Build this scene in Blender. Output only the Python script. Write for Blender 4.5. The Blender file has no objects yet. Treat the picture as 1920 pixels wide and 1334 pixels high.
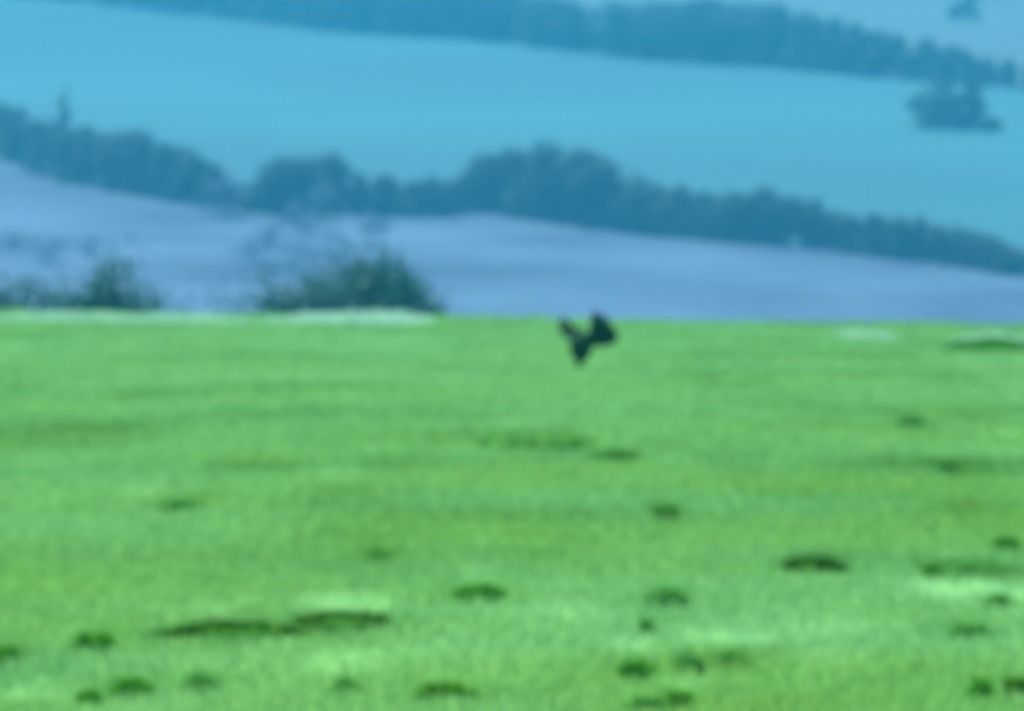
import bpy, bmesh, math, random
import numpy as np
from mathutils import Vector, Matrix, noise

random.seed(7)
RNG = np.random.default_rng(7)
SC = bpy.context.scene
COL = SC.collection

# ------------------------------------------------------------------ camera
CAM_H = 1.6
HFOV = math.radians(10.0)
K = math.tan(HFOV / 2) / 960.0            # tangent per photograph pixel
PITCH = math.atan((667 - 480) * K)        # true horizon at photograph row 480
cd = bpy.data.cameras.new('camera')
cam = bpy.data.objects.new('camera', cd)
COL.objects.link(cam)
cd.sensor_width = 36.0
cd.lens = 18.0 / math.tan(HFOV / 2)
cd.clip_start = 0.5
cd.clip_end = 12000
cam.location = (0, 0, CAM_H)
cam.rotation_euler = (math.pi / 2 - PITCH, 0, 0)
SC.camera = cam
cd.dof.use_dof = True                     # the photograph is focused short of everything in it
cd.dof.focus_distance = 5.0
cd.dof.aperture_fstop = cd.lens / 12.5
SC.render.resolution_x, SC.render.resolution_y = 1024, 711

# ------------------------------------------------------------------ sky, sun, exposure
SUN_EL = math.radians(58)
SUN_AZ = math.radians(-24)                # left of straight ahead
w = bpy.data.worlds.new('World')
SC.world = w
w.use_nodes = True
nt = w.node_tree
bg = nt.nodes['Background']
sky = nt.nodes.new('ShaderNodeTexSky')
sky.sky_type = 'NISHITA'
sky.sun_disc = False
sky.sun_elevation = SUN_EL
sky.sun_rotation = SUN_AZ
sky.air_density = 1.0
sky.dust_density = 0.6
nt.links.new(sky.outputs[0], bg.inputs[0])
bg.inputs[1].default_value = 0.13
sd = bpy.data.lights.new('sun', 'SUN')
sd.energy = 4.5
sd.angle = math.radians(2.5)
sd.color = (1.0, 0.97, 0.9)
sun = bpy.data.objects.new('sun', sd)
COL.objects.link(sun)
to_sun = Vector((math.sin(SUN_AZ) * math.cos(SUN_EL), math.cos(SUN_AZ) * math.cos(SUN_EL), math.sin(SUN_EL)))
sun.rotation_euler = to_sun.to_track_quat('Z', 'Y').to_euler()
sun.location = (0, 0, 400)
vs = SC.view_settings
vs.view_transform = 'Standard'
vs.look = 'None'
vs.exposure = 1.2
vs.gamma = 1.0
vs.use_curve_mapping = False
SC.cycles.use_denoising = True
SC.cycles.volume_bounces = 1
SC.cycles.max_bounces = 6

# ------------------------------------------------------------------ helpers
F = Vector((0, math.cos(PITCH), -math.sin(PITCH)))
U = Vector((0, math.sin(PITCH), math.cos(PITCH)))
def ray(px, py):
    return F + Vector((1, 0, 0)) * ((px - 960) * K) + U * ((667 - py) * K)
def at_depth(px, py, Y):
    d = ray(px, py)
    return Vector((0, 0, CAM_H)) + d * (Y / d.y)
def sstep(a, b, t):
    t = np.clip((t - a) / (b - a), 0, 1)
    return t * t * (3 - 2 * t)

def vnoise(x, y, s, seed=0.0):
    """smooth value noise on arrays"""
    x = np.asarray(x, float) / s + seed * 17.3
    y = np.asarray(y, float) / s - seed * 9.1
    xi, yi = np.floor(x), np.floor(y)
    fx, fy = x - xi, y - yi
    fx = fx * fx * (3 - 2 * fx); fy = fy * fy * (3 - 2 * fy)
    def h(a, b):
        v = np.sin(a * 127.1 + b * 311.7 + seed * 74.7) * 43758.5453
        return v - np.floor(v)
    return (h(xi, yi) * (1 - fx) + h(xi + 1, yi) * fx) * (1 - fy) + (h(xi, yi + 1) * (1 - fx) + h(xi + 1, yi + 1) * fx) * fy

# height of the ground anywhere (numpy friendly)
def field_z(x, y):
    x = np.asarray(x, float); y = np.asarray(y, float)
    z = -0.00055 * np.clip(y - 138, 0, None) ** 2
    z = z - 0.013 * x * sstep(60, 150, y)
    amp = 1 - sstep(120, 170, y) * 0.6
    z = z + amp * (0.10 * (vnoise(x, y, 6.0, 1) - .5) + 0.05 * (vnoise(x * .6, y, 1.6, 2) - .5) + 0.02 * (vnoise(x, y, .5, 3) - .5))
    return z
def hill_z(x, y):
    x = np.asarray(x, float); y = np.asarray(y, float)
    plane = 9 + 0.09 * (y - 1000)
    zf = -0.00055 * 62.0 ** 2
    t = sstep(200, 700, y)
    z = (zf - (y - 200) * 0.055 * (1 - .5 * t)) * (1 - t) + plane * t
    z = z + sstep(210, 420, y) * ((vnoise(x, y, 220, 5) - .5) * 2.4 + (vnoise(x, y, 70, 6) - .5) * 1.0)
    return z
def on_field(px, py, up=0.0):
    d = ray(px, py); t = 40.0
    for _ in range(40):
        p = Vector((0, 0, CAM_H)) + d * t
        zz = float(field_z(p.x, p.y)) + up
        t = (zz - CAM_H) / d.z
        t = min(max(t, 5), 160)
    return Vector((0, 0, CAM_H)) + d * t
def on_hill(px, py):
    d = ray(px, py); lo, hi = 650.0, 3000.0
    for _ in range(50):
        m = (lo + hi) / 2
        p = Vector((0, 0, CAM_H)) + d * m
        if p.z > float(hill_z(p.x, p.y)): lo = m
        else: hi = m
    return Vector((0, 0, CAM_H)) + d * lo

def mesh_from(name, verts, faces_flat, loop_tot, attrs=None, smooth=False):
    me = bpy.data.meshes.new(name)
    verts = np.asarray(verts, np.float32)
    faces_flat = np.asarray(faces_flat, np.int32); loop_tot = np.asarray(loop_tot, np.int32)
    me.vertices.add(len(verts)); me.vertices.foreach_set('co', verts.ravel())
    me.loops.add(len(faces_flat)); me.loops.foreach_set('vertex_index', faces_flat)
    me.polygons.add(len(loop_tot))
    st = np.concatenate([[0], np.cumsum(loop_tot)[:-1]]).astype(np.int32)
    me.polygons.foreach_set('loop_start', st)
    me.polygons.foreach_set('loop_total', loop_tot)
    if smooth:
        me.polygons.foreach_set('use_smooth', np.ones(len(loop_tot), bool))
    for k, v in (attrs or {}).items():
        a = me.attributes.new(k, 'FLOAT', 'POINT')
        a.data.foreach_set('value', np.asarray(v, np.float32))
    me.update(calc_edges=True)
    return me
def link(name, me, mat, parent=None):
    o = bpy.data.objects.new(name, me)
    COL.objects.link(o)
    if mat is not None and me is not None and len(me.materials) == 0:
        me.materials.append(mat)
    if parent is not None:
        o.parent = parent
    return o
def empty(name, loc, rz=0.0):
    o = bpy.data.objects.new(name, None)
    COL.objects.link(o); o.location = loc; o.rotation_euler = (0, 0, rz)
    o.empty_display_size = 0.2
    return o
def tag(o, label, cat, group=None):
    o['label'] = label; o['category'] = cat
    if group: o['group'] = group
    return o

# ------------------------------------------------------------------ materials
def leafmat(name, stops, attr='tone', trans=0.35, rough=0.7, spec=0.2, noise_scale=None, warm=None):
    m = bpy.data.materials.new(name); m.use_nodes = True
    n = m.node_tree; n.nodes.clear(); L = n.links
    out = n.nodes.new('ShaderNodeOutputMaterial')
    p = n.nodes.new('ShaderNodeBsdfPrincipled')
    p.inputs['Roughness'].default_value = rough
    p.inputs['Specular IOR Level'].default_value = spec
    ramp = n.nodes.new('ShaderNodeValToRGB')
    el = ramp.color_ramp.elements
    while len(el) < len(stops): el.new(0.5)
    for e, (pos, c) in zip(el, stops):
        e.position = pos; e.color = (*c, 1)
    a = n.nodes.new('ShaderNodeAttribute'); a.attribute_name = attr
    fac = a.outputs['Fac']
    if noise_scale:
        tc = n.nodes.new('ShaderNodeTexCoord')
        nz = n.nodes.new('ShaderNodeTexNoise'); nz.inputs['Scale'].default_value = noise_scale
        nz.inputs['Detail'].default_value = 5
        L.new(tc.outputs['Object'], nz.inputs['Vector'])
        fac = nz.outputs['Fac']
    L.new(fac, ramp.inputs['Fac'])
    colour = ramp.outputs[0]
    if warm:                              # yellower plants where the mesh says so
        aw = n.nodes.new('ShaderNodeAttribute'); aw.attribute_name = 'warm'
        mc = n.nodes.new('ShaderNodeMix'); mc.data_type = 'RGBA'
        mc.inputs[7].default_value = (*warm, 1)
        L.new(aw.outputs['Fac'], mc.inputs[0]); L.new(colour, mc.inputs[6])
        colour = mc.outputs[2]
    L.new(colour, p.inputs['Base Color'])
    if trans > 0:
        t = n.nodes.new('ShaderNodeBsdfTranslucent')
        L.new(colour, t.inputs['Color'])
        mx = n.nodes.new('ShaderNodeMixShader'); mx.inputs[0].default_value = trans
        L.new(p.outputs[0], mx.inputs[1]); L.new(t.outputs[0], mx.inputs[2])
        L.new(mx.outputs[0], out.inputs['Surface'])
    else:
        L.new(p.outputs[0], out.inputs['Surface'])
    return m

M = {}
M['grass'] = leafmat('grass_blades', [(0.0, (0.065, 0.20, 0.030)), (0.45, (0.155, 0.395, 0.128)), (0.75, (0.195, 0.45, 0.155)), (1.0, (0.36, 0.70, 0.29))], trans=0.45, spec=0.0, warm=(0.195, 0.40, 0.078))
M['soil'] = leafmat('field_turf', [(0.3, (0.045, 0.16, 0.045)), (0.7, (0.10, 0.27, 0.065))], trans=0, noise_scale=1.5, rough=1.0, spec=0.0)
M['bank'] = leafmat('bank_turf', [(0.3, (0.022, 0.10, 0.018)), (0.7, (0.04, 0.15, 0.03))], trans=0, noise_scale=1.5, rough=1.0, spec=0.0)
M['tussock'] = leafmat('tussock_grass', [(0.0, (0.045, 0.23, 0.016)), (0.6, (0.080, 0.33, 0.034)), (1.0, (0.12, 0.38, 0.07))], trans=0.25, spec=0.0, rough=1.0)
M['tussock_deep'] = leafmat('deep_tussock_grass', [(0.0, (0.024, 0.115, 0.010)), (0.6, (0.042, 0.165, 0.020)), (1.0, (0.09, 0.27, 0.05))], trans=0.15, spec=0.0, rough=1.0)
M['tussock_faint'] = leafmat('faint_tussock_grass', [(0.0, (0.075, 0.28, 0.045)), (0.6, (0.11, 0.37, 0.07)), (1.0, (0.14, 0.42, 0.09))], trans=0.3, spec=0.0, rough=1.0)
M['tussock_brown'] = leafmat('dead_tussock_grass', [(0.0, (0.045, 0.19, 0.010)), (0.6, (0.080, 0.27, 0.022)), (1.0, (0.16, 0.38, 0.07))], trans=0.25, spec=0.0, rough=1.0)
M['dry'] = leafmat('pale_dry_grass', [(0.0, (0.20, 0.42, 0.26)), (1.0, (0.46, 0.72, 0.55))], trans=0.4)
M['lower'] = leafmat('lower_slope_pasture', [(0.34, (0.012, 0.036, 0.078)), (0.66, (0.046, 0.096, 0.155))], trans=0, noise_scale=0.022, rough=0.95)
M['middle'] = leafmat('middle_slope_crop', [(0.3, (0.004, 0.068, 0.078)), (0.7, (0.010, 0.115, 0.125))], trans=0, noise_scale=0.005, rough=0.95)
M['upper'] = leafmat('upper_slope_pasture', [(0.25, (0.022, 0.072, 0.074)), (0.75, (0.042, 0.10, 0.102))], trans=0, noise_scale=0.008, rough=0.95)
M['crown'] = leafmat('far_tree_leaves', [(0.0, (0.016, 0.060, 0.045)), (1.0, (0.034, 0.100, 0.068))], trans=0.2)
M['crown_near'] = leafmat('brow_tree_leaves', [(0.0, (0.003, 0.075, 0.060)), (1.0, (0.010, 0.125, 0.090))], trans=0.2)
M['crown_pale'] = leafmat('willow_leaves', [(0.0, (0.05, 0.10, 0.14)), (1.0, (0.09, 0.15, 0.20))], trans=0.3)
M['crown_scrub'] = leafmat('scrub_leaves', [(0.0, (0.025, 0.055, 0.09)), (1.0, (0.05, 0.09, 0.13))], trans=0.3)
M['bark'] = leafmat('bark', [(0.3, (0.035, 0.030, 0.024)), (0.7, (0.08, 0.07, 0.055))], trans=0, noise_scale=6, rough=0.9)
M['feather'] = leafmat('black_feathers', [(0.3, (0.002, 0.042, 0.014)), (0.7, (0.004, 0.060, 0.022))], trans=0, noise_scale=30, rough=0.85, spec=0.08)
M['horn'] = leafmat('beak_horn', [(0.3, (0.012, 0.013, 0.013)), (0.7, (0.022, 0.022, 0.022))], trans=0, noise_scale=40, rough=0.4)
M['eye'] = leafmat('eye_gloss', [(0.0, (0.006, 0.005, 0.004)), (1.0, (0.010, 0.008, 0.006))], trans=0, noise_scale=40, rough=0.1, spec=0.5)

# ------------------------------------------------------------------ ground
def grid_mesh(name, X, Y, Z):
    r, c = X.shape
    v = np.stack([X.ravel(), Y.ravel(), Z.ravel()], 1)
    i = np.arange(r * c).reshape(r, c)
    q = np.stack([i[:-1, :-1], i[:-1, 1:], i[1:, 1:], i[1:, :-1]], -1).reshape(-1)
    return mesh_from(name, v, q, np.full((r - 1) * (c - 1), 4), smooth=True)

ys = np.concatenate([np.arange(-40, 16, 4.0), np.arange(16, 60, .14), np.arange(60, 160, .3), np.arange(160, 201, 1.0)])
xs = np.concatenate([np.arange(-400, -24, 16.0), np.arange(-24, 24.01, .3), np.arange(40, 401, 16.0)])
X, Y = np.meshgrid(xs, ys)
o = link('field', grid_mesh('field', X, Y, field_z(X, Y)), M['soil']); o['kind'] = 'structure'
FIELD_EDGE_TILT = 0.0

# tree belts: rows of the photograph where the belt meets the slope, and the tops of its crowns
LOW_BASE = [(-260, 200), (0, 292), (120, 338), (260, 366), (400, 388), (520, 402), (640, 402), (800, 410), (880, 400), (940, 396), (1060, 420), (1200, 440), (1380, 456), (1560, 470), (1700, 490), (1800, 500), (1920, 520), (2200, 565)]
LOW_TOP = [(-260, 110), (0, 196), (120, 236), (260, 254), (330, 280), (400, 312), (470, 352), (530, 300), (600, 290), (660, 325), (780, 338), (868, 332), (890, 290), (960, 280), (1050, 280), (1140, 303), (1200, 350), (1260, 345), (1330, 366), (1440, 360), (1500, 372), (1560, 398), (1660, 405), (1780, 425), (1820, 432), (1920, 472), (2200, 520)]
UP_BASE = [(-260, -40), (100, 0), (300, 20), (480, 40), (640, 60), (840, 72), (1000, 86), (1120, 102), (1250, 116), (1460, 126), (1600, 142), (1720, 152), (1920, 168), (2200, 205)]
UP_TOP = [(-260, -110), (480, -55), (840, -30), (1100, 5), (1300, 0), (1480, 20), (1560, 38), (1700, 70), (1800, 95), (1920, 122), (2200, 165)]
def interp(tab, x):
    return float(np.interp(x, [a for a, _ in tab], [b for _, b in tab]))
def belt_curve(tab):
    pts = [on_hill(px, py) for px, py in tab]
    return [p.x for p in pts], [p.y for p in pts]
lx, ly = belt_curve(LOW_BASE)
ux, uy = belt_curve(UP_BASE)
hx = np.concatenate([np.arange(-1400, -200, 60.0), np.arange(-200, 200, 5.0), np.arange(200, 1401, 60.0)])
YL = np.interp(hx, lx, ly) + 3
YU = np.interp(hx, ux, uy) + 4
def band(name, y0, y1, n, mat):
    t = np.linspace(0, 1, n)[:, None]
    Yb = y0[None, :] * (1 - t) + y1[None, :] * t
    Xb = np.repeat(hx[None, :], n, 0)
    o = link(name, grid_mesh(name, Xb, Yb, hill_z(Xb, Yb)), mat); o['kind'] = 'structure'
    return o
fz = np.full_like(hx, 200.0)
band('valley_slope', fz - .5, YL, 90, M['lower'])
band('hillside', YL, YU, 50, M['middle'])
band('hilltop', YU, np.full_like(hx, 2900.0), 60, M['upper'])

# ------------------------------------------------------------------ grass of the near field (stuff)
def blades(x, y, z, h, wd, tone, lean=0.45, rng=RNG):
    n = len(x)
    a = rng.uniform(0, 2 * np.pi, n)                 # facing
    la = rng.uniform(0, 2 * np.pi, n)                # lean direction
    ll = h * lean * rng.uniform(.2, 1.2, n)
    dx, dy = np.cos(a) * wd / 2, np.sin(a) * wd / 2
    mx, my = x + np.cos(la) * ll * .35, y + np.sin(la) * ll * .35
    tx, ty = x + np.cos(la) * ll, y + np.sin(la) * ll
    v = np.empty((n, 5, 3), np.float32)
    v[:, 0] = np.stack([x - dx, y - dy, z - .01], 1)
    v[:, 1] = np.stack([x + dx, y + dy, z - .01], 1)
    v[:, 2] = np.stack([mx + dx * .8, my + dy * .8, z + h * .58], 1)
    v[:, 3] = np.stack([mx - dx * .8, my - dy * .8, z + h * .58], 1)
    v[:, 4] = np.stack([tx, ty, z + h * rng.uniform(.8, 1.0, n)], 1)
    b = (np.arange(n) * 5)[:, None]
    fl = (b + np.array([0, 1, 2, 3, 3, 2, 4])[None, :]).ravel()
    lt = np.tile([4, 3], n)
    tn = np.repeat(tone, 5).reshape(n, 5)
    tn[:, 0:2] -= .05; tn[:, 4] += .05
    return v.reshape(-1, 3), fl, lt, np.clip(tn, 0, 1).ravel()

# patches of darker sward, and lit tops painted in as paler blades: photograph column, row, half width, half height, change of tone
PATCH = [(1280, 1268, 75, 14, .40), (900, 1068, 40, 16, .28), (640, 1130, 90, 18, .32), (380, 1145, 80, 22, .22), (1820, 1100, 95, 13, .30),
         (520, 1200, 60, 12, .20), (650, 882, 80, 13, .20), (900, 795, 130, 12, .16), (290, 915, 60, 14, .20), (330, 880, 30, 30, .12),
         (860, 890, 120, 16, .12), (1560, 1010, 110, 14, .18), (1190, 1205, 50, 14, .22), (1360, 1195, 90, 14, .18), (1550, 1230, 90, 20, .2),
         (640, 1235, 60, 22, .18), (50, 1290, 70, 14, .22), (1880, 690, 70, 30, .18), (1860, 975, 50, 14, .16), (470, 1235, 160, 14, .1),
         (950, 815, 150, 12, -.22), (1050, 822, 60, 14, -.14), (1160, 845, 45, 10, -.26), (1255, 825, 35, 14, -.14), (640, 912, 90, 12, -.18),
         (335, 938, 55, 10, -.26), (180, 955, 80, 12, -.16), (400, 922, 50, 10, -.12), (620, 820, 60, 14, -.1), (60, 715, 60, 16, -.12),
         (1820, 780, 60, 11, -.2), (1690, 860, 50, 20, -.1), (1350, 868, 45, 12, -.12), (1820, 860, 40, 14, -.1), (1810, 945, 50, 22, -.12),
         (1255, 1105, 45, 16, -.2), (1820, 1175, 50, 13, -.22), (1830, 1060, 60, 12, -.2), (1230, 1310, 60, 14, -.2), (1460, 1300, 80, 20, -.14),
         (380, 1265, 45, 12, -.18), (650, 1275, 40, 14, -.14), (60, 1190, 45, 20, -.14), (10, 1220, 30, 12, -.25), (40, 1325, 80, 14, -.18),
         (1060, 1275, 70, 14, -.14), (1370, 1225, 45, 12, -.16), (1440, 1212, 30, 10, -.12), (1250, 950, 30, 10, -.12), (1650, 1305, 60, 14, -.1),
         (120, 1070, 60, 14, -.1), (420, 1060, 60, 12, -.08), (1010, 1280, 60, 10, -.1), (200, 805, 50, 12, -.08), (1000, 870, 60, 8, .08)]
G_T = 'dark tussocks in the field'
L_S = 'small dark green grass tussock in the open field'
L_M = 'broad flat dark green tussock in the short grass'
L_FS = 'small faint mid green tussock hardly darker than the grass round it'
L_FM = 'broad faint mid green tussock hardly darker than the grass round it'
# column, row of the base, width px, height px, label, brown?
TUS = [
    (432, 1188, 250, 27, 'very long low ridge of dark green grass with sward painted sunlit behind it', 3),
    (640, 1166, 190, 22, 'thin dark grass ridge trailing off the end of the very long ridge', 3),
    (1526, 1062, 108, 25, 'wide solitary dark green slab-shaped tussock in smooth open grass', 3),
    (832, 1298, 110, 22, 'wide olive green tussock, yellower than the others', 1),
    (900, 1112, 90, 22, 'lens-shaped dark tussock with a grass patch painted sunlit just behind it', 0),
    (1193, 1258, 58, 26, 'dark block-like tussock beside the palest patch of sunlight painted in the grass', 0),
    (1290, 1242, 50, 18, 'dim tussock on the far rim of the palest patch of sunlight painted in the grass', 2),
    (1274, 1312, 48, 22, 'dark tussock on the near rim of the palest patch of sunlight painted in the grass', 0),
    (176, 1204, 70, 25, L_M, 0), (245, 1290, 72, 24, L_M, 0), (168, 1310, 40, 20, L_S, 0),
    (1840, 1298, 42, 34, 'tall squarish dark tussock beside a yellower olive one', 0),
    (1908, 1290, 44, 26, 'olive green tussock beside a tall squarish dark one', 1),
    (1890, 1024, 40, 24, L_S, 0), (1750, 1074, 28, 24, L_S, 0), (1840, 1066, 90, 16, L_FM, 2),
    (1872, 1126, 44, 14, L_FS, 2), (1820, 1184, 66, 18, L_FM, 2), (1236, 958, 14, 16, L_FS, 2), (1262, 958, 14, 15, L_FS, 2),
    (1712, 792, 44, 18, 'grey green tussock far up the field below the pale-topped bank', 2),
    (1776, 874, 30, 16, L_FS, 2), (710, 1040, 44, 14, L_FS, 2), (335, 946, 70, 14, L_FM, 2),
    (1158, 856, 50, 12, L_FS, 2), (1212, 1178, 18, 22, L_FS, 2), (1250, 1118, 60, 18, L_FM, 2), (8, 1226, 44, 18, L_S, 0),
    (1370, 1232, 60, 14, L_FS, 2), (375, 1276, 60, 14, L_FS, 2), (648, 1284, 40, 14, L_FS, 2), (1215, 1318, 70, 14, L_FM, 2),
    (960, 832, 120, 14, L_FM, 2), (1060, 834, 60, 14, L_FM, 2),
]
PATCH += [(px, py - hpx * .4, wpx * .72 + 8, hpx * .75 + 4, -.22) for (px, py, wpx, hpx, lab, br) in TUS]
N_TRY = 1350000
yy = np.exp(RNG.uniform(np.log(17.5), np.log(158), N_TRY))
xx = RNG.uniform(-1, 1, N_TRY) * (0.0875 * yy * 1.12 + 2.6)
keep = RNG.random(N_TRY) < np.clip((25 / yy) ** .25, 0, 1) * .52
xx, yy = xx[keep], yy[keep]
zz = field_z(xx, yy)
# where each blade would sit in the photograph gives the world position of the patches
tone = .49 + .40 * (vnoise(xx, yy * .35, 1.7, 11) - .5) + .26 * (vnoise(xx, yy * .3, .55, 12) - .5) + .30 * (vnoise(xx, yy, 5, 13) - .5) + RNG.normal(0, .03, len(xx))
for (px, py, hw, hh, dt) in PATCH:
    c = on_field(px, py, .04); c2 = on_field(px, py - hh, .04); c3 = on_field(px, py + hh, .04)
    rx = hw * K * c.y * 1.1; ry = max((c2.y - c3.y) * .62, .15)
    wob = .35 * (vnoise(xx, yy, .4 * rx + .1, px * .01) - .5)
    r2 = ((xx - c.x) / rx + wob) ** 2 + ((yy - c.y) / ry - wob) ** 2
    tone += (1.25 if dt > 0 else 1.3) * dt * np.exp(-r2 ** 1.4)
hgt = RNG.uniform(.035, .062, len(xx)) * (1 + .25 * (vnoise(xx, yy, .8, 14) - .5))
wdt = .007 * np.clip(yy / 22, 1, 9) ** .85 * RNG.uniform(.8, 1.3, len(xx))
hgt *= 1 + 2.6 * sstep(118, 136, yy) * np.clip(vnoise(xx, yy, 1.1, 15) * 1.6 - .55, 0, 1)
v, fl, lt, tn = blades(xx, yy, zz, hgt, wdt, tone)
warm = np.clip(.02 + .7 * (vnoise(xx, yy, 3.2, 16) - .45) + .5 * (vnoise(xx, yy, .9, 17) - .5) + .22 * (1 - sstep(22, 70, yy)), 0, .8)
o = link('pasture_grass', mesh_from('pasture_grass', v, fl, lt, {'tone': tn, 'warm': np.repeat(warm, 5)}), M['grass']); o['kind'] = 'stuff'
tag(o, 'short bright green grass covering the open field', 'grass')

# ------------------------------------------------------------------ tussocks standing out of the sward
def tussock_mesh(name, wx, wy, h, seed, pale=.5):
    rng = np.random.default_rng(seed)
    # dense mound
    nu, nv = 28, 7
    V = []; T = []
    ph = rng.uniform(0, 6.28, 4)
    for j in range(nv):
        t = j / (nv - 1)
        for i in range(nu):
            a = 2 * math.pi * i / nu
            r = (1 + .22 * math.sin(3 * a + ph[0]) + .12 * math.sin(5 * a + ph[1]) + .06 * math.sin(9 * a + ph[2])) * math.cos(t * math.pi / 2 * .97) ** .45
            V.append((wx / 2 * r * math.cos(a), wy / 2 * r * math.sin(a), h * .8 * math.sin(t * math.pi / 2) * (1 + .2 * math.sin(2 * a + ph[3]) * (1 - t))))
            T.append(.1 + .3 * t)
    V = np.array(V); V[:nu, 2] = -.06
    fl = []
    for j in range(nv - 1):
        for i in range(nu):
            i2 = (i + 1) % nu
            fl += [j * nu + i, j * nu + i2, (j + 1) * nu + i2, (j + 1) * nu + i]
    lt = [4] * ((nv - 1) * nu)
    n = int(min(700, 120 + 900 * wx * max(wy, .2)))
    a = rng.uniform(0, 2 * np.pi, n); r = np.sqrt(rng.random(n)) * .95
    x = wx / 2 * r * np.cos(a); y = wy / 2 * r * np.sin(a)
    z = h * .8 * np.clip(1 - r ** 5, 0, 1) * .9
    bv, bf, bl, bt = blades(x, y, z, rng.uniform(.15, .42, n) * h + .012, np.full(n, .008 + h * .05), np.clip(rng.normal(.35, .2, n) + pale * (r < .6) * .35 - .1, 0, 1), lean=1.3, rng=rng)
    me = mesh_from(name, np.concatenate([V, bv]), np.concatenate([fl, bf + len(V)]), np.concatenate([lt, bl]), {'tone': np.concatenate([T, bt])}, smooth=True)
    return me
for i, (px, py, wpx, hpx, lab, br) in enumerate(TUS):
    p = on_field(px, py, .045)
    s = K * p.y
    wx = wpx * s * 1.15; h = .04 + hpx * s * .68
    wy = max(min(wx * .6, .5), .12)
    p.y += wy * .35; p.z = float(field_z(p.x, p.y))
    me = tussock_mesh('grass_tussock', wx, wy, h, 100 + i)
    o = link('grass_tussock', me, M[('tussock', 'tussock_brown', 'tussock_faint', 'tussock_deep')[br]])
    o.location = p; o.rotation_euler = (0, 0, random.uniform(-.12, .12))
    tag(o, lab, 'grass tussock', G_T)

# ------------------------------------------------------------------ pale dry grass on the brow, low bank
def dry_strip(name, x0px, x1px, py, depth, h, label, dens=90, seed=1):
    rng = np.random.default_rng(seed)
    a = on_field(x0px, py); b = on_field(x1px, py)
    Lx = b.x - a.x
    n = int(abs(Lx) * depth * dens)
    x = a.x + rng.random(n) * Lx
    yc = (a.y + b.y) / 2
    y = yc + (rng.random(n) - .5) * depth * (1 + .5 * (vnoise(x, x * 0, 1.5, seed) - .5))
    edge = np.clip(np.minimum(x - a.x, b.x - x) / (.22 * abs(Lx) + .01), 0, 1)
    hh = h * rng.uniform(.5, 1.1, n) * (.4 + .6 * edge) * (.35 + 1.1 * vnoise(x, y, .6, seed + 3))
    v, fl, lt, tn = blades(x, y, field_z(x, y), hh, np.full(n, .035), np.clip(rng.normal(.55, .25, n), 0, 1), lean=.5, rng=rng)
    o = link(name, mesh_from(name, v, fl, lt, {'tone': tn}), M['dry']); o['kind'] = 'stuff'
    tag(o, label, 'dry grass')
    return o
dry_strip('dry_grass', 500, 815, 606, 10, .26, 'brightest strip of pale dry grass on the field edge below the widest dark tree', seed=21)
dry_strip('dry_grass', -60, 495, 604, 8, .22, 'long strip of pale dry grass on the field edge below the lower dark trees', seed=22, dens=60)
dry_strip('dry_grass', 1555, 1690, 632, 8, .13, 'short faint strip of pale dry grass on the bare field edge', seed=23, dens=28)

# low bank
bp0 = on_field(1770, 660); bp1 = on_field(2080, 660)
root = empty('grass_bank', (0, 0, 0))
tag(root, 'low dark green bank topped with pale dry grass at the field edge', 'bank')
def bank_z(x, y):
    t = (np.asarray(x) - bp0.x) / (bp1.x - bp0.x)
    sv = np.clip((np.asarray(y) - bp0.y) / 2.4, 0, 1)
    endf = sstep(0, .1, t)
    return field_z(x, y) - .05 + (.05 + .17 * endf * (1 + .15 * np.sin(np.asarray(x) * 3.3) + .1 * np.sin(np.asarray(x) * 7.1))) * np.sin(np.pi * sv) ** .6
gx, gy = np.meshgrid(np.linspace(bp0.x, bp1.x, 60), np.linspace(bp0.y, bp0.y + 2.4, 11))
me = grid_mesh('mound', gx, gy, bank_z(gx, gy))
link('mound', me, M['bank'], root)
rng = np.random.default_rng(31)
n = 9000
x = bp0.x + (bp1.x - bp0.x) * rng.random(n); y = bp0.y + .02 + rng.random(n) * 1.2
v, f2, l2, t2 = blades(x, y, bank_z(x, y), rng.uniform(.04, .1, n), np.full(n, .03), np.clip(rng.normal(.4, .15, n), 0, 1), lean=1.0, rng=rng)
link('bank_face_grass', mesh_from('bank_face_grass', v, f2, l2, {'tone': t2}), M['tussock'], root)['kind'] = 'stuff'
n = 6000
x = bp0.x + (bp1.x - bp0.x) * rng.random(n); y = bp0.y + 1.0 + rng.random(n) * 1.1
v, f2, l2, t2 = blades(x, y, bank_z(x, y), rng.uniform(.07, .19, n) * (.4 + .6 * np.clip((x - bp0.x) / .6, 0, 1)), np.full(n, .03), np.clip(rng.normal(.6, .2, n), 0, 1), lean=.5, rng=rng)
link('dry_grass_top', mesh_from('dry_grass_top', v, f2, l2, {'tone': t2}), M['dry'], root)['kind'] = 'stuff'

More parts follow.
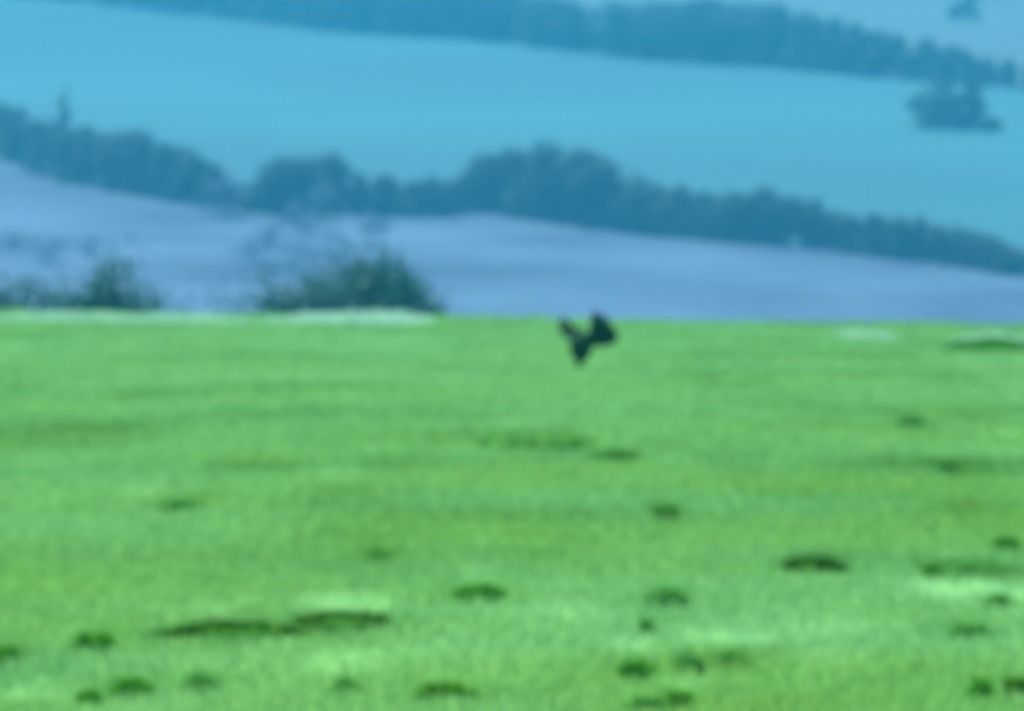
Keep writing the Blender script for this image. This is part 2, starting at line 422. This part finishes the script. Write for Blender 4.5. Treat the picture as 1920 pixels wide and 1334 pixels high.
# ------------------------------------------------------------------ trees
def trunk_mesh(name, seed, h=.75, r=.028, limbs=6, spread=.3):
    rng = random.Random(seed)
    V = []; fl = []
    def tube(pts, rad, ns=6):
        b = len(V)
        for (p, q) in zip(pts, rad):
            for i in range(ns):
                a = 2 * math.pi * i / ns
                V.append((p[0] + q * math.cos(a), p[1] + q * math.sin(a), p[2]))
        for j in range(len(pts) - 1):
            for i in range(ns):
                i2 = (i + 1) % ns
                fl.extend([b + j * ns + i, b + j * ns + i2, b + (j + 1) * ns + i2, b + (j + 1) * ns + i])
    pts = [(rng.uniform(-.015, .015) * k, rng.uniform(-.015, .015) * k, -.05 + (h + .05) * k / 6) for k in range(7)]
    tube(pts, [r * (1.35 if k == 0 else 1) * (1 - .8 * k / 6) for k in range(7)])
    for i in range(limbs):
        k = rng.randint(1, 4); p = pts[k]; a = rng.uniform(0, 6.28); L = rng.uniform(.6, 1) * spread
        q = (p[0] + math.cos(a) * L * .5, p[1] + math.sin(a) * L * .5, p[2] + .12)
        e = (p[0] + math.cos(a) * L, p[1] + math.sin(a) * L, p[2] + rng.uniform(.16, .3))
        tube([p, q, e], [r * .55, r * .35, r * .12], 5)
    return mesh_from(name, V, fl, [4] * (len(fl) // 4), smooth=True)

def crown_mesh(name, seed, blobs, n, leaf, airy=0.0, norm=True):
    """blobs: (x, y, z, rx, ry, rz) in a tree of height 1; airy thins the leaves towards the top"""
    rng = np.random.default_rng(seed)
    vol = np.array([b[3] * b[4] * b[5] for b in blobs]) ** .8
    idx = rng.choice(len(blobs), n, p=vol / vol.sum())
    B = np.array(blobs)[idx]
    d = rng.normal(size=(n, 3)); d /= np.linalg.norm(d, axis=1)[:, None]
    r = rng.random(n) ** (1 / 2.2)
    wob = 1 + .22 * np.sin(d[:, 0] * 5 + idx) * np.cos(d[:, 2] * 6 + idx * 2)
    c = B[:, :3] + d * (r * wob)[:, None] * B[:, 3:]
    if airy:
        k = rng.random(n) > airy * np.clip((c[:, 2] - .42) / .5, 0, 1)
        c = c[k]; d = d[k]; n = len(c)
    c[:, 2] *= .97 / np.percentile(c[:, 2], 98.5)
    if norm: c[:, :2] *= .42 / np.percentile(np.hypot(c[:, 0], c[:, 1]), 95)
    c[:, 2] = np.clip(c[:, 2], .01, None)
    nrm = d + rng.normal(0, .7, (n, 3)); nrm /= np.linalg.norm(nrm, axis=1)[:, None]
    t = np.cross(nrm, rng.normal(size=(n, 3))); t /= np.linalg.norm(t, axis=1)[:, None]
    b = np.cross(nrm, t)
    s = (leaf * rng.uniform(.6, 1.4, n))[:, None]
    v = np.stack([c - t * s, c + b * s * .6 - t * s * .1, c + t * s, c - b * s * .6 + t * s * .1], 1).reshape(-1, 3)
    tone = np.repeat(np.clip(rng.normal(.5, .25, n), 0, 1), 4)
    return mesh_from(name, v, np.arange(4 * n), np.full(n, 4), {'tone': tone})

def blobset(rng, kind):
    out = []
    if kind == 'round':
        out.append((0, 0, .42, .36, .36, .36))
        for _ in range(7):
            a = rng.uniform(0, 6.28); r = rng.uniform(.12, .26)
            out.append((r * math.cos(a), r * math.sin(a), rng.uniform(.3, .8), *[rng.uniform(.14, .24)] * 2, rng.uniform(.12, .2)))
        for _ in range(5):
            a = rng.uniform(0, 6.28); r = rng.uniform(.2, .36)
            out.append((r * math.cos(a), r * math.sin(a), .13, .18, .18, .13))
    elif kind == 'spire':
        for k in range(8):
            z = .08 + k * .12
            out.append((rng.uniform(-.01, .01), rng.uniform(-.01, .01), z, .075 * (1 - .75 * k / 8), .075 * (1 - .75 * k / 8), .08))
    elif kind == 'wide':
        for k in range(12):
            a = k * 2.4; r = .30 * math.sqrt((k + .5) / 12)
            out.append((r * math.cos(a), r * math.sin(a), rng.uniform(.38, .58), .17, .17, .26))
        for _ in range(6):
            a = rng.uniform(0, 6.28); r = rng.uniform(0, .2)
            out.append((r * math.cos(a), r * math.sin(a), rng.uniform(.6, .84), .15, .15, .13))
    elif kind == 'dome':
        for _ in range(11):
            a = rng.uniform(0, 6.28); r = rng.uniform(0, .38)
            z = rng.uniform(.1, .82) * (1 - (r / .5) ** 2)
            out.append((r * math.cos(a), r * math.sin(a), z, .2, .2, .16))
    return out
TRUNKS = [trunk_mesh('trunk', 40 + i) for i in range(4)]
for t in TRUNKS: t.materials.append(M['bark'])
FAR = []
for i in range(8):
    rr = random.Random(60 + i)
    me = crown_mesh('crown', 60 + i, blobset(rr, 'round' if i % 2 else 'dome'), 3200, .027)
    me.materials.append(M['crown']); FAR.append(me)
PALE = []
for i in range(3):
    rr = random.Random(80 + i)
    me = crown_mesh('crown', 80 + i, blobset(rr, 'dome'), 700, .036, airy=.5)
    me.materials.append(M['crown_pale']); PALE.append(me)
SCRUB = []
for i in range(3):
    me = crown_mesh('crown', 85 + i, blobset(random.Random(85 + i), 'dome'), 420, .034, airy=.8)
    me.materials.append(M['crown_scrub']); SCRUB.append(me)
SPIRE = crown_mesh('crown', 90, blobset(random.Random(90), 'spire'), 420, .022, norm=False); SPIRE.materials.append(M['crown'])

def tree(name, x, y, h, wid, crown, label, cat, group=None, ground=hill_z, trunk=None):
    z = float(ground(x, y)) - .05
    root = empty(name, (x, y, z), random.uniform(0, 6.28))
    tag(root, label, cat, group)
    tr = link('trunk', trunk or random.choice(TRUNKS), None, root); tr.scale = (h, h, h)
    cr = link('crown', crown, None, root); cr.scale = (wid, wid, h)
    return root

G_LOW, G_UP = 'trees of the lower hillside belt', 'trees of the upper hillside belt'
L_LOW = 'dark hazy blue tree in the lower belt of trees across the hillside'
L_BLK = 'tall dark tree in the highest block of the lower hillside belt'
L_UP = 'dark hazy blue tree in the upper belt of trees across the hillside'
def belt(base, top, step, lab, group, rows, x0=-160, x1=2080, skip=None):
    px = x0
    while px < x1:
        for rr in range(rows):
            q = px + random.uniform(-.3, .3) * step + rr * step * .5
            b = on_hill(q, interp(base, q))
            hpx = interp(base, q) - interp(top, q)
            if skip and skip(q): continue
            h = hpx * K * b.y * random.uniform(.92, 1.05)
            y = b.y + h * .40 + rr * random.uniform(2, 5); x = b.x * y / b.y
            if rr:                                          # behind: shorter by what the slope lifts it
                h = h - .1 * (y - b.y) * .8
            if lab == L_LOW:
                l = ('dark hazy tree of the lower hillside belt, standing beside the very thin spire tree' if q < 300 else
                     'dark hazy tree of the lower belt between the spire tree and the pale willows' if q < 455 else
                     'dark hazy tree of the lower belt between the pale willows and the highest block' if q < 885 else
                     L_BLK if q < 1175 else
                     'dark hazy tree in the long tapering run past the highest block of the lower belt')
            else:
                l = ('dark hazy tree of the upper belt right behind the lone pair of trees' if q > 1640 else
                     'dark hazy tree in the deepest stretch of the upper hillside belt' if q > 1000 else
                     'dark hazy tree in the thin end of the upper hillside belt above the bare slope')
            tree('belt_tree', x, y, max(h, 3), max(h, 6) * random.uniform(1.0, 1.3), random.choice(FAR), l, 'tree', group)
        px += step
belt(LOW_BASE, LOW_TOP, 42, L_LOW, G_LOW, 2, skip=lambda q: 415 < q < 455)
belt(UP_BASE, UP_TOP, 48, L_UP, G_UP, 2)

# single trees of the hillside
def single(px, base_py, top_py, wpx, crown, name, label, cat='tree', group=None):
    b = on_hill(px, base_py); s = K * b.y
    h = (base_py - top_py) * s; wd = wpx * s / .85
    y = b.y + wd * .35
    return tree(name, b.x * y / b.y, y, h, wd, crown, label, cat, group)
single(120, 330, 172, 260, SPIRE, 'spire_tree', 'very thin spire-like tree rising above the lower hillside belt')
single(1752, 242, 156, 120, FAR[1], 'field_tree', 'broad lone tree close to another just under the upper belt, on the pale hillside')
single(1818, 246, 150, 95, FAR[2], 'field_tree', 'narrower taller partner of the broad lone tree just under the upper belt')
single(1865, 248, 222, 40, FAR[4], 'field_bush', 'low bush at the foot of the lone pair of trees under the upper belt', 'bush')
single(1808, 38, -6, 62, FAR[3], 'field_tree', 'isolated small round tree on the hilltop above the upper belt')
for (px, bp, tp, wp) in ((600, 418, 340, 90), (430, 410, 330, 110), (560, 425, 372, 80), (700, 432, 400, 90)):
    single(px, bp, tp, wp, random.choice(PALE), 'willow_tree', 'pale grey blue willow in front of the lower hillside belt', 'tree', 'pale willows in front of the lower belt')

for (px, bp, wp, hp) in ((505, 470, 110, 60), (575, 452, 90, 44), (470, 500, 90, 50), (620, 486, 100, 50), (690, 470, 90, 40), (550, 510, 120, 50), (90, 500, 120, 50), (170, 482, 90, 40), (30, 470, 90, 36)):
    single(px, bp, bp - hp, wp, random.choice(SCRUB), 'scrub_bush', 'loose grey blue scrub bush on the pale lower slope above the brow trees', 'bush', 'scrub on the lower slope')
# trees just over the brow of the field
def brow_tree(px, top_py, wpx, Yd, kind, seed, label, n=7500, airy=.95, name='brow_tree', sep=.55):
    p = at_depth(px, top_py, Yd)
    zg = float(hill_z(p.x, Yd)); h = p.z - zg + .3
    wd = wpx * K * Yd / .85
    me = crown_mesh('crown', seed, blobset(random.Random(seed), kind), n, .019, airy=airy)
    me.materials.append(M['crown_near'])
    root = tree(name, p.x, Yd, h, wd, me, label, 'tree', 'trees just over the brow of the field', trunk=trunk_mesh('trunk', seed, .8, .022, 7, .3))
    root.children[0].data.materials.append(M['bark'])
    return root
brow_tree(680, 502, 310, 236, 'wide', 201, 'widest dark bushy tree behind the field edge', n=11000)
brow_tree(550, 534, 230, 232, 'wide', 202, 'lower dark shoulder tree joined to the widest tree, away from its dark twiggy end')
brow_tree(762, 530, 120, 228, 'wide', 203, 'dark tree at the twiggy end of the widest tree')
brow_tree(802, 545, 50, 222, 'round', 204, 'small very dark bush at the very end of the wide tree clump', airy=.3, n=1800)
brow_tree(200, 506, 230, 230, 'wide', 205, 'round dark tree standing up out of the long low hedge', n=8000)
brow_tree(60, 545, 300, 235, 'wide', 206, 'long low dark hedge tree beside the round dark tree')
brow_tree(-60, 520, 220, 235, 'wide', 207, 'dark hedge tree at the open end of the long low hedge')
brow_tree(320, 556, 120, 240, 'wide', 208, 'small faint low bush right beside the round dark tree', n=1600)
brow_tree(430, 558, 130, 242, 'wide', 209, 'small faint low bush beside the lower shoulder tree', n=1600)

# ------------------------------------------------------------------ the bird
BY = 70.0
bc = at_depth(1090, 650, BY)              # centre of the body
PX = K * BY
def B(px, py, dy=0.0):                    # photograph pixel in the bird's own plane, dy metres away from the viewer
    return Vector(((px - 1090) * PX, dy, (650 - py) * PX))
broot = empty('bird', bc)
tag(broot, 'black bird with wings raised, flying low over the green field', 'bird')
def tube_bm(bm, pts, rads, ns=12, flat=1.0):
    rings = []
    for i, (p, r) in enumerate(zip(pts, rads)):
        d = (pts[min(i + 1, len(pts) - 1)] - pts[max(i - 1, 0)]).normalized()
        a = d.cross(Vector((0, 1, .2))); a.normalize(); b = d.cross(a)
        rings.append([bm.verts.new(p + a * (r * math.cos(2 * math.pi * k / ns)) + b * (r * flat * math.sin(2 * math.pi * k / ns))) for k in range(ns)])
    for r0, r1 in zip(rings, rings[1:]):
        for k in range(ns):
            bm.faces.new((r0[k], r0[(k + 1) % ns], r1[(k + 1) % ns], r1[k]))
    bm.faces.new(rings[0][::-1]); bm.faces.new(rings[-1])
bm = bmesh.new()
# trunk and head: rump low, breast, neck, head turned towards the small wing
tube_bm(bm, [B(1087, 676, -.06), B(1088, 668, -.04), B(1089, 655, 0), B(1090, 642, .05), B(1088, 631, .09), B(1084, 624, .115), B(1079, 619, .13), B(1075, 618, .14)],
        [.06, .115, .14, .14, .10, .06, .052, .022])
# wing arms
RW = [B(1096, 636, .03), B(1107, 628, .02), B(1110, 610, .06), B(1111, 593, .12)]
LW = [B(1083, 636, .06), B(1078, 626, .14), B(1073, 613, .22), B(1067, 602, .30)]
tube_bm(bm, RW, [.05, .036, .026, .012])
tube_bm(bm, LW, [.045, .034, .024, .012])
me = bpy.data.meshes.new('body'); bm.to_mesh(me); bm.free()
tmp = bpy.data.objects.new('body_source', me); COL.objects.link(tmp)
rm = tmp.modifiers.new('r', 'REMESH'); rm.mode = 'VOXEL'; rm.voxel_size = .008
sm = tmp.modifiers.new('s', 'SMOOTH'); sm.factor = .5; sm.iterations = 4
dg = bpy.context.evaluated_depsgraph_get(); dg.update()
body_me = bpy.data.meshes.new_from_object(tmp.evaluated_get(dg)); body_me.name = 'body'
bpy.data.objects.remove(tmp)
body_me.polygons.foreach_set('use_smooth', np.ones(len(body_me.polygons), bool))
body_me.materials.clear()
body = link('body', body_me, M['feather'], broot)
# beak, eyes, feet
def small(name, build, mat, parent):
    bm = bmesh.new(); build(bm)
    bmesh.ops.recalc_face_normals(bm, faces=bm.faces)
    me = bpy.data.meshes.new(name); bm.to_mesh(me); bm.free()
    me.polygons.foreach_set('use_smooth', np.ones(len(me.polygons), bool))
    return link(name, me, mat, parent)
small('beak', lambda bm: tube_bm(bm, [B(1076, 618.5, .137), B(1072.5, 619, .15), B(1069, 620.5, .162)], [.016, .012, .002], 8), M['horn'], broot)
for s in (-1, 1):
    c = B(1078.5, 617.2, .133 + s * .043)
    small('eye', lambda bm: bmesh.ops.create_uvsphere(bm, u_segments=10, v_segments=6, radius=.008, matrix=Matrix.Translation(c)), M['eye'], broot)
for s in (-1, 1):
    def foot(bm, s=s):
        k = B(1087 + s * 3.0, 674, -.02); an = B(1085.5 + s * 2.2, 683, -.03)
        tube_bm(bm, [k, (k + an) / 2 + Vector((0, .01, 0)), an], [.014, .008, .006], 8)
        for a in (-.6, 0, .6, 3.1):
            e = an + Vector((.03 * math.sin(a), .03 * math.cos(a), -.028))
            tube_bm(bm, [an, (an + e) / 2 + Vector((0, 0, .006)), e], [.006, .005, .002], 6)
    small('foot', foot, M['horn'], broot)
def feather(name, root, tip, wid, nrm, parent, bend=.02):
    d = tip - root; L = d.length; d.normalize()
    side = d.cross(nrm).normalized(); up = side.cross(d).normalized()
    prof = [(0, .35), (.15, .75), (.4, 1), (.7, .95), (.88, .7), (1.0, .12)]
    V = []; fl = []
    for t, wv in prof:
        c = root + d * (L * t) + up * (bend * math.sin(t * 2.6)) * 1.0
        V += [c - side * (wid * wv * .62), c + up * .003, c + side * (wid * wv * .38), c - up * .003]
    for j in range(len(prof) - 1):
        for i in range(4):
            i2 = (i + 1) % 4
            fl += [j * 4 + i, j * 4 + i2, (j + 1) * 4 + i2, (j + 1) * 4 + i]
    me = mesh_from(name, [tuple(v) for v in V], fl, [4] * (len(fl) // 4), smooth=True)
    return link(name, me, M['feather'], parent)
def along(pts, t):
    f = t * (len(pts) - 1); i = min(int(f), len(pts) - 2)
    return pts[i].lerp(pts[i + 1], f - i)
def wing(arm, tips, nrm, n, wid):
    # the wing's covering of small feathers: a thin padded surface over the arm, and the flight feathers under it
    V = []; fl = []
    cols, rws = 14, 5
    for i in range(cols):
        t = i / (cols - 1); a = along(arm, t); e = a.lerp(along(tips, t), .5)
        for j in range(rws):
            s = j / (rws - 1)
            V.append(a.lerp(e, s) + nrm * (.014 * math.sin(math.pi * (s * .8 + .2))))
    top = len(V)
    for i in range(cols):
        t = i / (cols - 1); a = along(arm, t); e = a.lerp(along(tips, t), .5)
        for j in range(rws):
            V.append(a.lerp(e, j / (rws - 1)) - nrm * .006)
    for i in range(cols - 1):
        for j in range(rws - 1):
            q = [i * rws + j, (i + 1) * rws + j, (i + 1) * rws + j + 1, i * rws + j + 1]
            fl += q + [top + k for k in q[::-1]]
    wg = link('wing', mesh_from('wing', [tuple(v) for v in V], fl, [4] * (len(fl) // 4), smooth=True), M['feather'], broot)
    for k in range(n):
        t = k / (n - 1)
        a = along(arm, t); tp = along(tips, t) + Vector((random.uniform(-.008, .008), random.uniform(-.008, .008), random.uniform(-.008, .008)))
        feather('flight_feather', a.lerp(tp, .15), tp, wid * (1.0 if t < .6 else .8), nrm, wg)
    return wg
wing(RW, [B(1108, 652, -.02), B(1134, 651, -.04), B(1153, 646, -.02), B(1162, 633, .03), B(1152, 613, .08), B(1138, 595, .12), B(1117, 586, .15)], Vector((-.25, -.93, .2)).normalized(), 17, .06)
wing(LW, [B(1078, 648, .12), B(1066, 636, .22), B(1053, 627, .31), B(1047, 615, .38), B(1049, 604, .42), B(1056, 597, .42)], Vector((-.5, -.8, .3)).normalized(), 15, .05)
for k in range(7):                        # tail, fanned and held down
    a = (k - 3) / 3
    feather('tail_feather', B(1087 + a * 2.5, 668, -.05), B(1085.5 + a * 5.5, 690 - abs(a) * 4, -.13), .032, Vector((0, -.9, -.4)).normalized(), broot, bend=.01)

# ------------------------------------------------------------------ haze
hz = bpy.data.materials.new('haze_air'); hz.use_nodes = True
n = hz.node_tree; n.nodes.clear()
ho = n.nodes.new('ShaderNodeOutputMaterial'); pv = n.nodes.new('ShaderNodeVolumePrincipled')
pv.inputs['Color'].default_value = (0.045, 0.345, 0.555, 1)
pv.inputs['Density'].default_value = 0.00042
pv.inputs['Anisotropy'].default_value = 0.25
n.links.new(pv.outputs[0], ho.inputs['Volume'])
bm = bmesh.new(); bmesh.ops.create_cube(bm, size=1.0)
me = bpy.data.meshes.new('haze'); 
x0, x1, y0, y1, z0, z1 = -1420, 1420, -60, 2920, -45, 215
for v in bm.verts:
    v.co = ((x0 + x1) / 2 + v.co.x * (x1 - x0), (y0 + y1) / 2 + v.co.y * (y1 - y0), (z0 + z1) / 2 + v.co.z * (z1 - z0))
bm.to_mesh(me); bm.free()
o = link('haze', me, hz); o['kind'] = 'stuff'
tag(o, 'pale blue haze in the air over the whole valley', 'haze')
